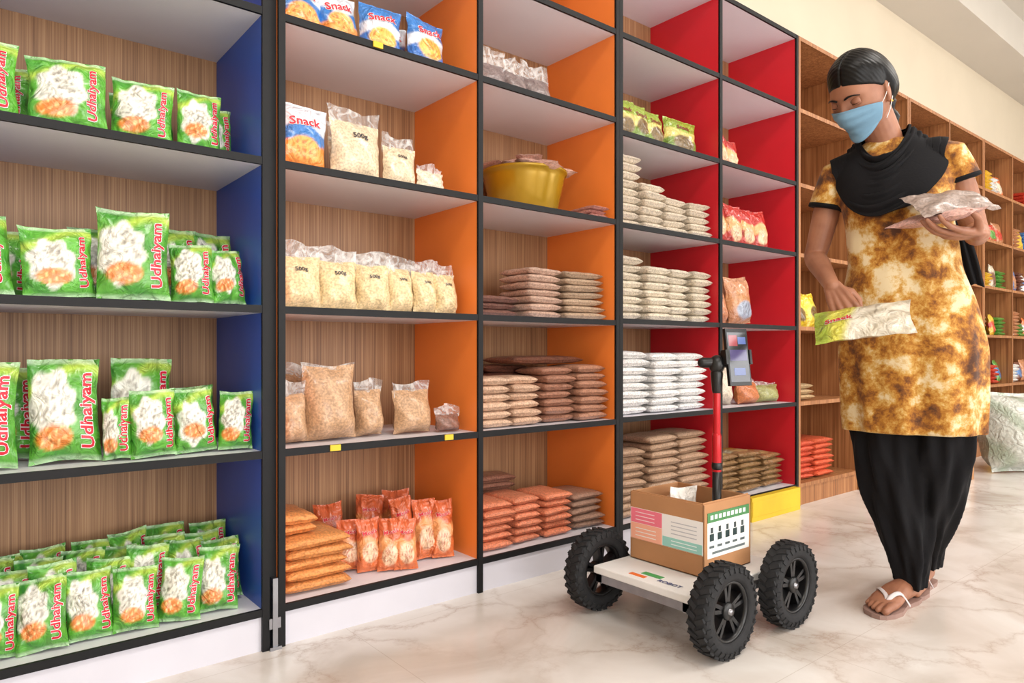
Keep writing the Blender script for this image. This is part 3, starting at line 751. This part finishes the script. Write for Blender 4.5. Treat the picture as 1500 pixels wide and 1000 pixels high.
M_gold = m_plain('gold', S(220, 170, 70), 0.25, 10, 0.05, 0.0, 1.0)

def remesh(o, vs, smooth=2, fac=0.5):
    r = o.modifiers.new('remesh', 'REMESH'); r.mode = 'VOXEL'; r.voxel_size = vs; r.use_smooth_shade = True
    if smooth:
        s = o.modifiers.new('smooth', 'SMOOTH'); s.iterations = smooth; s.factor = fac

HM = T(-0.103, -0.078, 1.415) @ RZ(-34) @ RX(33) @ RY(5) @ Matrix.Scale(0.95, 4)
def headshape(x, y, z, feat=True):
    X = 0.0735 * x; Y = 0.094 * y; Z = 0.112 * z
    low = np.clip(-z, 0, 1)
    X = X * (1 - 0.34 * low ** 1.8)
    Y = np.where(y > 0, Y * (1 - 0.45 * low ** 1.2), Y * (1 - 0.06 * low ** 2))
    if feat:
        fr_ = (y < 0)
        g = lambda cx, cz, sx, sz: np.exp(-((X - cx) / sx) ** 2 - ((Z - cz) / sz) ** 2) * fr_
        dy = (-0.015 * g(0, -0.026, 0.011, 0.013) - 0.009 * g(0, -0.008, 0.008, 0.02)
              - 0.004 * g(0.03, 0.026, 0.02, 0.007) - 0.004 * g(-0.03, 0.026, 0.02, 0.007)
              + 0.010 * g(0.031, 0.008, 0.014, 0.011) + 0.010 * g(-0.031, 0.008, 0.014, 0.011)
              - 0.004 * g(0, -0.060, 0.02, 0.006) - 0.005 * g(0, -0.072, 0.018, 0.006) + 0.004 * g(0, -0.066, 0.02, 0.003) - 0.006 * g(0, -0.098, 0.02, 0.014)
              - 0.003 * g(0.045, -0.03, 0.018, 0.018) - 0.003 * g(-0.045, -0.03, 0.018, 0.018))
        Y = Y + dy
    return np.stack([X, Y, Z], 1)
def sph(nu, nv):
    ph = np.linspace(-pi / 2 + 0.01, pi / 2 - 0.01, nv); th = np.linspace(0, 2 * pi, nu, endpoint=False)
    P, Tt = np.meshgrid(ph, th, indexing='ij'); P = P.ravel(); Tt = Tt.ravel()
    return np.cos(P) * np.cos(Tt), np.cos(P) * np.sin(Tt), np.sin(P)

body = MB()
x, y, z_ = sph(120, 90)
F = gridF(120, 90, True); F.append(tuple(range(120))[::-1]); F.append(tuple(range(120 * 89, 120 * 90)))
body.add(xf(HM, headshape(x, y, z_)), F)
for s in (-1, 1):
    ellipsoid(body, HM @ T(s * 0.0745, 0.006, -0.004) @ RZ(s * 22) @ RX(-8), 0.007, 0.018, 0.030)
    ellipsoid(body, HM @ T(s * 0.0745, 0.000, -0.028), 0.006, 0.009, 0.011)
    tube(body, [xf(HM, np.array([[s * 0.006, -0.094, -0.034]]))[0], xf(HM, np.array([[s * 0.012, -0.088, -0.036]]))[0]], [0.006, 0.006])
hb = xf(HM, np.array([[0, 0.025, -0.05]]))[0]
tube(body, smoothpath([(-0.035, 0.03, 1.20), (-0.045, 0.015, 1.29), hb], 4), [0.052] * 4 + [0.046] * 5, n=20)
tube(body, smoothpath([(0.01, 0.02, 0.72), (0.0, 0.02, 0.95), (-0.02, 0.02, 1.12), (-0.03, 0.02, 1.18)], 4), [(0.12, 0.09)] * 4 + [(0.105, 0.08)] * 4 + [(0.10, 0.06)] * 5, n=24, up=(0, 1, 0))
SR = (-0.172, 0.015, 1.228); ER = (-0.232, 0.03, 0.99); WR_ = (-0.170, -0.135, 0.885)
SL = (0.108, 0.015, 1.244); EL = (0.170, 0.05, 1.03); WL = (0.158, -0.125, 1.005)
def arm(Sx, E, Wr):
    Sx, E, Wr = map(np.array, (Sx, E, Wr))
    pts = [Sx + (np.array([-0.03, 0.01, Sx[2] - 0.03]) - Sx) * 0.35, Sx, Sx * .5 + E * .5, E + (Sx - E) * 0.12, E, E + (Wr - E) * 0.25, E * .4 + Wr * .6, Wr]
    tube(body, smoothpath(pts, 3), list(np.interp(np.linspace(0, 7, 22), range(8), [0.024, 0.032, 0.037, 0.032, 0.030, 0.031, 0.025, 0.0195])), n=18)
arm(SR, ER, WR_); arm(SL, EL, WL)
def hand(wrist, Yd, Zd, side, curls, thumbc, splay=1.0, sc_=0.9):
    Yd = np.array(Yd, float); Yd /= np.linalg.norm(Yd)
    Zd = np.array(Zd, float); Zd -= Yd * np.dot(Yd, Zd); Zd /= np.linalg.norm(Zd)
    Xd = side * np.cross(Yd, Zd); O = np.array(wrist, float)
    def w_(p): return O + sc_ * (p[0] * Xd + p[1] * Yd + p[2] * Zd)
    kn = [(0.030, 0.088, 0.0), (0.0095, 0.092, 0.003), (-0.011, 0.087, 0.002), (-0.030, 0.078, -0.002)]
    ln = [(0.040, 0.024, 0.019), (0.044, 0.028, 0.020), (0.041, 0.026, 0.020), (0.032, 0.019, 0.018)]
    spl = [7, 1, -5, -12]
    for i in range(4):
        k0 = kn[i]
        tube(body, [w_((k0[0] * 0.45, -0.005, 0)), w_((k0[0] * 0.8, 0.045, 0.001)), w_(k0)], [0.0125 * sc_, 0.0125 * sc_, 0.0105 * sc_], n=12)
        p = np.array(k0); pts = [p.copy()]; a = 0
        sp = math.radians(spl[i] * splay)
        for L_, c in zip(ln[i], curls[i]):
            a += math.radians(c)
            p = p + L_ * np.array([math.sin(sp) * math.cos(a), math.cos(a) * math.cos(sp), -math.sin(a)])
            pts.append(p.copy())
        full = []
        rr = []
        rs = np.array([0.0092, 0.0082, 0.0074, 0.0062]) * (1.0 if i < 3 else 0.87) * sc_
        for j in range(3):
            for t in (0, 0.5): full.append(w_(pts[j] * (1 - t) + pts[j + 1] * t)); rr.append(rs[j] * (1 - t) + rs[j + 1] * t)
        full.append(w_(pts[3])); rr.append(rs[3])
        tube(body, full, rr, n=12)
    tb = [np.array((0.012, 0.012, -0.004)), np.array(thumbc[0]), np.array(thumbc[1]), np.array(thumbc[2])]
    tube(body, [w_(p) for p in tb], [0.014 * sc_, 0.0125 * sc_, 0.010 * sc_, 0.0075 * sc_], n=12)
    tube(body, [w_((0, -0.02, 0)), w_((0, 0.03, -0.003)), w_((0, 0.07, -0.001))], [(0.019 * sc_, 0.0155 * sc_), (0.027 * sc_, 0.0135 * sc_), (0.031 * sc_, 0.0105 * sc_)], n=16, up=tuple(Zd))
hand(WR_, (0.38, -0.45, -0.72), (-0.25, -0.75, 0.5), -1, [(35, 35, 20), (32, 32, 20), (34, 34, 22), (38, 38, 25)], [(0.038, 0.035, -0.016), (0.044, 0.06, -0.034), (0.036, 0.08, -0.046)])
hand(WL, (-0.72, -0.68, -0.02), (0.05, -0.12, -1), 1, [(12, 18, 14), (10, 18, 14), (14, 20, 14), (20, 22, 16)], [(0.040, 0.035, -0.010), (0.060, 0.058, -0.026), (0.062, 0.080, -0.042)])
def leg(hip, knee, ank):
    tube(body, smoothpath([hip, knee, (np.array(knee) * .6 + np.array(ank) * .4), ank], 4), list(np.interp(np.linspace(0, 3, 13), [0, 1, 1.4, 3], [0.072, 0.050, 0.050, 0.029])), n=18)
leg((-0.06, 0.02, 0.76), (-0.03, 0.01, 0.44), (0.012, 0.055, 0.085))
leg((0.08, 0.03, 0.76), (0.07, 0.05, 0.44), (0.055, 0.235, 0.10))
def foot(heel, toe, lift=0.012):
    h = np.array(heel); t = np.array(toe); d = (t - h) / np.linalg.norm(t - h); n_ = np.array([d[1], -d[0]])
    P = lambda s, l, z: (h[0] + d[0] * s + n_[0] * l, h[1] + d[1] * s + n_[1] * l, z + lift)
    tube(body, [P(0.02, 0, 0.026), P(0.05, 0, 0.030), P(0.10, 0, 0.028), P(0.15, 0, 0.018), P(0.175, 0, 0.013)], [(0.026, 0.026), (0.028, 0.032), (0.034, 0.028), (0.042, 0.018), (0.036, 0.012)], n=18, up=(0, 0, 1))
    tube(body, [P(0.03, 0, 0.03), P(0.035, 0, 0.10)], [0.027, 0.027])
    for i, (l, s, r) in enumerate([(-0.030, 0.215, 0.0110), (-0.011, 0.217, 0.0080), (0.005, 0.208, 0.0075), (0.020, 0.197, 0.007), (0.034, 0.184, 0.0068)]):
        tube(body, [P(0.155, l * 0.9, 0.014), P(s - 0.02, l, 0.014), P(s, l, 0.009)], [r * 1.1, r, r * 0.9])
    return P
P1 = foot((0.018, 0.085), (-0.078, -0.125)); P2 = foot((0.062, 0.29), (0.0, 0.08))
bo = body.build('body', [M_skin], W, recalc=True)
remesh(bo, 0.0026, 3, 0.5)
mb = MB()
for P in (P1, P2):
    sv = []
    for zz in (-0.012, 0.0):
        for s, w1, w2 in [(-0.008, -0.012, 0.012), (0.0, -0.028, 0.028), (0.03, -0.033, 0.033), (0.09, -0.03, 0.034), (0.15, -0.046, 0.046), (0.19, -0.044, 0.042), (0.215, -0.034, 0.026), (0.228, -0.022, 0.0)]:
            sv += [P(s, w1, zz), P(s, w2, zz)]
    n8 = 16
    F = [(2 * i, 2 * i + 1, 2 * i + 3, 2 * i + 2) for i in range(7)] + [(n8 + 2 * i, n8 + 2 * i + 2, n8 + 2 * i + 3, n8 + 2 * i + 1) for i in range(7)]
    F += [(2 * i, 2 * i + 2, n8 + 2 * i + 2, n8 + 2 * i) for i in range(7)] + [(2 * i + 1, n8 + 2 * i + 1, n8 + 2 * i + 3, 2 * i + 3) for i in range(7)] + [(0, n8, n8 + 1, 1), (14, 15, n8 + 15, n8 + 14)]
    mb.add(np.array(sv), F, smooth=False)
    for sg in (-1, 1):
        tube(mb, smoothpath([P(0.175, -0.012, 0.012), P(0.16, -0.012 + sg * 0.006, 0.034), P(0.13, sg * 0.03, 0.040), P(0.10, sg * 0.040, 0.004)], 4), [(0.006, 0.002)] * 13, mat=1, n=8)
mb.build('sandals', [m_plain('sandal_sole', S(150, 120, 110), 0.7), m_plain('sandal_strap', S(210, 200, 200), 0.4)], W, recalc=True)

def loft(mb, secs, n=96, fold=None, k=5, pw=2.3, hemz=None):
    Zs = np.array([s[0] for s in secs]); A_ = np.array([s[1:] for s in secs])
    zz = np.linspace(Zs[0], Zs[-1], 60)
    q = np.stack([np.interp(zz, Zs, A_[:, i]) for i in range(4)], 1)
    kern = np.array([1, 2, 3, 2, 1]) / 9
    for i in range(4): q[:, i] = np.convolve(np.pad(q[:, i], 2, 'edge'), kern, 'valid')
    th = np.linspace(0, 2 * pi, n, endpoint=False); V = []
    for zv, (cx, cy, rx, ry) in zip(zz, q):
        c, s_ = np.cos(th), np.sin(th)
        r = (np.abs(c) ** pw + np.abs(s_) ** pw) ** (-1 / pw)
        f = fold(th, zv) if fold else 0
        V.append(np.stack([cx + (rx + f) * r * c, cy + (ry + f) * r * s_, np.full(n, zv)], 1))
    V = np.concatenate(V); F = gridF(n, 60, True); F.append(tuple(range(n))[::-1]); F.append(tuple(range(n * 59, n * 60)))
    mb.add(V, F)
def kfold(th, z):
    a = np.clip((0.98 - z) / 0.5, 0, 1)
    return a * (0.006 * np.sin(7 * th + 4 * z) + 0.005 * np.sin(12 * th + 1 + 3 * z) + 0.002 * np.sin(21 * th - 4 * z)) + 0.003 * np.sin(5 * th + 34 * z) * np.exp(-((z - 1.0) / 0.1) ** 2)
mb = MB()
loft(mb, [(0.488, 0.014, 0.03, 0.170, 0.122), (0.60, 0.014, 0.025, 0.176, 0.126), (0.72, 0.012, 0.02, 0.180, 0.128), (0.84, 0.004, 0.012, 0.164, 0.118), (0.95, -0.006, 0.005, 0.138, 0.105),
          (1.05, -0.012, 0.005, 0.132, 0.102), (1.13, -0.022, 0.005, 0.140, 0.107), (1.19, -0.028, 0.012, 0.148, 0.094), (1.235, -0.032, 0.016, 0.140, 0.072), (1.262, -0.035, 0.018, 0.118, 0.060), (1.285, -0.038, 0.02, 0.085, 0.055), (1.30, -0.04, 0.02, 0.058, 0.052)], fold=kfold)
def sleeve(Sx, E, t1):
    Sx, E = np.array(Sx), np.array(E)
    e2 = Sx + (E - Sx) * t1
    tube(mb, [Sx + (np.array([-0.03, 0.01, Sx[2]]) - Sx) * 0.55, Sx + (np.array([-0.03, 0.01, Sx[2]]) - Sx) * 0.2 + np.array([0, 0, -0.002]), Sx + np.array([0, 0, -0.008]), Sx + (E - Sx) * t1 * 0.5, e2], [0.042, 0.047, 0.048, 0.049, 0.053], n=28, flat=True, up=(0, 1, 0))
    return e2
cR = sleeve(SR, ER, 0.40); cL = sleeve(SL, EL, 0.32)
ko = mb.build('kurta', [M_dye], W, recalc=True)
remesh(ko, 0.005, 4, 0.6)
mb = MB()
for c, E in ((cR, ER), (cL, EL)):
    d = (np.array(E) - c); d /= np.linalg.norm(d)
    tube(mb, [c - d * 0.008, c - d * 0.006, c + d * 0.004, c + d * 0.006], [0.048, 0.0535, 0.0540, 0.040], n=32, flat=True)
mb.build('sleeve_cuffs', [M_bcloth], W, recalc=True)
def pf(th, z):
    return 0.006 * np.sin(5 * th + 9 * z) + 0.006 * np.sin(9 * th - 14 * z) + 0.003 * np.sin(15 * th + 20 * z)
mb = MB()
loft(mb, [(0.042, 0.016, 0.062, 0.034, 0.040), (0.075, 0.014, 0.062, 0.040, 0.045), (0.12, 0.010, 0.06, 0.052, 0.054), (0.2, -0.002, 0.05, 0.068, 0.065), (0.3, -0.020, 0.04, 0.082, 0.076), (0.42, -0.034, 0.035, 0.094, 0.082), (0.55, -0.04, 0.035, 0.098, 0.084)], fold=pf, pw=2.0)
loft(mb, [(0.06, 0.056, 0.24, 0.038, 0.042), (0.10, 0.056, 0.235, 0.043, 0.048), (0.15, 0.056, 0.19, 0.052, 0.06), (0.22, 0.060, 0.13, 0.062, 0.073), (0.3, 0.068, 0.08, 0.075, 0.08), (0.42, 0.078, 0.05, 0.086, 0.085), (0.55, 0.08, 0.04, 0.09, 0.085)], fold=pf, pw=2.0)
po = mb.build('salwar_trousers', [M_bcloth], W, recalc=True)
remesh(po, 0.005, 3, 0.5)

# scarf: cowl draped round the neck, kept outside the tunic
mb = MB(); nphi, nv = 180, 70
PH, VV = np.meshgrid(np.linspace(0, 2 * pi, nphi, endpoint=False), np.linspace(0, 1, nv)); PH = PH.ravel(); VV = VV.ravel()
fx = np.sin(PH); fy = -np.cos(PH)
front = np.clip((np.cos(PH) + 0.45) / 1.45, 0, 1) ** 1.25
fr2 = np.clip(np.cos(PH), 0, 1) ** 1.3
rxo = 0.058 + VV * 0.074; ryo = 0.056 + VV * (0.038 + 0.014 * fr2) + 0.020 * fr2
fold = 0.0042 * np.sin(VV * 2 * pi * 6 + 2.4 * np.sin(PH) + 1.6 * np.sin(2 * PH + 1)) + 0.0028 * np.sin(VV * 2 * pi * 11 + 4 * PH + 2 * np.sin(3 * PH))
cx = -0.050 + 0.008 * VV; cy = 0.0 + 0.008 * VV
X = cx + (rxo + fold * 0.6) * fx; Yy = cy + (ryo + fold) * fy
Zz = 1.326 - 0.060 * VV ** 1.3 - fr2 * 0.085 - front * 0.115 * VV + fold * 0.5 + 0.01 * fx + 0.008 * VV * np.sin(3 * PH + 1)
mb.add(np.stack([X, Yy, Zz], 1), gridF(nphi, nv, True))
so = mb.build('black_scarf', [M_bcloth], W)
sw = so.modifiers.new('drape', 'SHRINKWRAP'); sw.target = ko; sw.wrap_method = 'NEAREST_SURFACEPOINT'; sw.wrap_mode = 'OUTSIDE'; sw.offset = 0.006
s_ = so.modifiers.new('smooth', 'SMOOTH'); s_.iterations = 2; s_.factor = 0.5
sm = so.modifiers.new('solid', 'SOLIDIFY'); sm.thickness = 0.003
mb = MB()
def strip(path, width, wdir, n=14):
    P = np.array(smoothpath(path, 8)); wd = np.array(wdir, float); m_ = len(P)
    V = []
    for i, p in enumerate(P):
        for j in range(n):
            t = j / (n - 1) - 0.5
            V.append(p + wd * width * t + np.array([0, 1, 0]) * 0.009 * math.sin(t * 24) + np.array([0, 0, 0.004 * math.sin(i * .7 + j)]))
    mb.add(np.array(V), gridF(n, m_))
strip([(0.03, 0.085, 1.27), (0.06, 0.125, 1.20), (0.12, 0.15, 1.05), (0.155, 0.14, 0.90)], 0.09, (0.9, 0.3, -0.1))
strip([(-0.10, 0.08, 1.26), (-0.10, 0.125, 1.15), (-0.11, 0.15, 0.95)], 0.08, (0.9, 0.1, 0.2))
s2 = mb.build('scarf_ends', [M_bcloth], W)
sm = s2.modifiers.new('solid', 'SOLIDIFY'); sm.thickness = 0.003

# hair
mb = MB()
nu, nv = 200, 130
x, y, z_ = sph(nu, nv)
P = headshape(x, y, z_, False)
hl = np.interp(P[:, 1], [-0.10, -0.085, -0.06, -0.03, -0.012, 0.004, 0.02, 0.05], [0.062, 0.056, 0.040, 0.024, 0.012, 0.004, -0.045, -0.075])
hh = P[:, 2] - hl
off = -0.005 + 0.008 * sst(-0.003, 0.008, hh) + 0.015 * sst(0.0, 0.06, hh)
off -= 0.004 * np.exp(-((P[:, 0] - 0.004) / 0.003) ** 2) * sst(0.02, 0.05, P[:, 2]) * (P[:, 1] < 0.02)
off += 0.0006 * np.sin(P[:, 1] * 620 + P[:, 2] * 260 + np.abs(P[:, 0]) * 160) * sst(0, 0.02, hh)
N = P / np.linalg.norm(P, axis=1)[:, None]
F = gridF(nu, nv, True); F.append(tuple(range(nu))[::-1]); F.append(tuple(range(nu * (nv - 1), nu * nv)))
mb.add(xf(HM, P + N * off[:, None]), F)
ellipsoid(mb, HM @ T(0, 0.098, -0.015), 0.040, 0.030, 0.040, nu=40, nv=24)
nape = xf(HM, np.array([[0, 0.10, -0.03]]))[0]
pts = smoothpath([nape, nape + np.array([0.02, 0.05, -0.08]), (0.0, 0.145, 1.22), (0.0, 0.155, 1.05), (0.005, 0.15, 0.9)], 10)
tube(mb, pts, [0.022 + 0.005 * math.sin(i * 1.6) - 0.010 * i / len(pts) for i in range(len(pts))], n=14)
mb.build('hair', [M_hair], W, recalc=True)

mb = MB()
for s in (-1, 1):
    Me = HM @ T(s * 0.030, -0.0735, 0.006)
    ellipsoid(mb, Me, 0.0120, 0.0105, 0.0105, S(205, 192, 184), 0)
    ellipsoid(mb, Me @ T(0, -0.0074, -0.0060), 0.0052, 0.0036, 0.0046, S(22, 12, 10), 0)
    nu_, nv_ = 20, 14
    aa, bb = np.meshgrid(np.linspace(-1.5, 1.5, nu_), np.linspace(-0.42, 1.4, nv_)); aa = aa.ravel(); bb = bb.ravel()
    bb2 = bb - 0.10 * (1 - np.abs(aa) / 1.5) * (bb < 0.6)
    V = np.stack([0.0148 * np.sin(aa) * np.cos(bb2 * 0.8), -0.0126 * np.cos(aa) * np.cos(bb2), 0.0124 * np.sin(bb2)], 1)
    mb.add(xf(Me, V), gridF(nu_, nv_), S(150, 102, 78), 1)
    lash = [V[i] * 1.03 for i in range(nu_)]
    tube(mb, [xf(Me, np.array([p]))[0] for p in lash[1:-1]], [0.0016] * (nu_ - 2), S(10, 8, 8), 2, n=6)
    aa = np.linspace(-1.3, 1.3, nu_)
    V2 = np.stack([0.0148 * np.sin(aa), -0.0122 * np.cos(aa), -0.0085 + 0.003 * np.abs(aa)], 1)
    tube(mb, [xf(Me, np.array([p]))[0] for p in V2], [0.0016] * nu_, S(150, 102, 78), 1, n=6)
    brow = [(s * 0.013, -0.0945, 0.022), (s * 0.024, -0.0935, 0.0265), (s * 0.037, -0.088, 0.0265), (s * 0.049, -0.0785, 0.021)]
    tube(mb, [xf(HM, np.array([p]))[0] for p in smoothpath(brow, 5)], list(np.interp(range(16), [0, 6, 15], [0.0026, 0.0028, 0.0012])), S(14, 10, 8), 2, n=8)
    ellipsoid(mb, HM @ T(s * 0.080, 0.0, -0.037), 0.004, 0.004, 0.005, S(220, 170, 70), 3)
mb.build('eyes_brows_earrings', [M_eye, M_skin, M_hair, M_gold], W)
mb = MB(); nu_, nv_ = 50, 34
aa, tt = np.meshgrid(np.linspace(-1.30, 1.30, nu_), np.linspace(0, 1, nv_)); aa = aa.ravel(); tt = tt.ravel()
side = (np.abs(aa) / 1.30) ** 2.0
zt = -0.006 * (1 - side) + -0.026 * side; zb = -0.114 * (1 - side) - 0.074 * side
zz = zb + (zt - zb) * tt
zn = np.clip(zz / 0.112, -0.985, 0.99); cr = np.sqrt(1 - zn ** 2); low = np.clip(-zn, 0, 1)
rxm = 0.0735 * np.maximum(cr, 0.70) * (1 - 0.22 * low ** 1.8) + 0.006; rym = 0.094 * np.maximum(cr, 0.76) * (1 - 0.06 * low ** 2) + 0.006
tent = 0.016 * np.exp(-(aa / 0.55) ** 2) * np.exp(-((zz + 0.032) / 0.04) ** 2)
plt_ = 0.0022 * np.sin(tt * 2 * pi * 4) * (1 - side)
mb.add(xf(HM, np.stack([rxm * np.sin(aa), -(rym + tent + plt_) * np.cos(aa) - 0.002, zz], 1)), gridF(nu_, nv_), mat=0)
for s in (-1, 1):
    for z0, z1 in ((-0.027, 0.012), (-0.073, -0.026)):
        tube(mb, [xf(HM, np.array([p]))[0] for p in smoothpath([(s * 0.073, -0.030, z0), (s * 0.079, -0.014, z0 * .6 + z1 * .4), (s * 0.0835, 0.004, z1)], 4)], [0.0010] * 9, mat=1, n=6)
mo = mb.build('face_mask', [M_mask, M_white], W)
sm = mo.modifiers.new('solid', 'SOLIDIFY'); sm.thickness = 0.0015
mb = MB()
pw = lambda u, v, f: mixc(mixc(mixc(np.tile(S(226, 218, 200), (len(u), 1)), S(208, 202, 76), sst(-0.1, -0.3, v + 0.2 * u)), S(150, 180, 60), sst(-0.6, -0.75, v) * 0.8), S(150, 128, 90), sst(0.4, 0.9, np.sin(8 * u + 9 * v)) * sst(-0.1, 0.1, v) * 0.45)
Mh = T(-0.10, -0.215, 0.785) @ RY(-8) @ RX(-48) @ RY(90) @ T(0, 0, -0.11)
pouch(mb, Mh, 0.13, 0.23, 0.045, pw, 26, 26, 0, 1.4, [('Snack', 0.0, -0.45, 0.07, 90, RED, S(250, 250, 240))], bias=0)
mb.build('held_food_packet', GM, W)
mb = MB()
Mh = T(0.075, -0.175, 1.045) @ RZ(-35) @ RX(-75) @ RY(90) @ T(0, 0, -0.11)
pouch(mb, Mh, 0.11, 0.2, 0.03, paint_flat(S(206, 160, 150)), 20, 20, 1, 1.5, bias=0)
Mh = T(0.11, -0.15, 1.085) @ RZ(20) @ RX(-55) @ RY(78) @ T(0, 0, -0.11)
pouch(mb, Mh, 0.12, 0.19, 0.03, paint_flat(S(150, 130, 120)), 20, 20, 1, 2.5, bias=0)
mb.build('held_clear_bags', GM, W)

# ------------------------------------------------------------ camera
cam = bpy.data.cameras.new('camera'); cam.lens = 36 * 1020 / 1500; cam.sensor_width = 36; cam.shift_y = 0.010; cam.clip_start = 0.02
co = bpy.data.objects.new('camera', cam); COLL.objects.link(co)
co.location = (0, 0, CH); co.rotation_euler = (math.radians(90), 0, math.radians(-39.2))
sc.camera = co
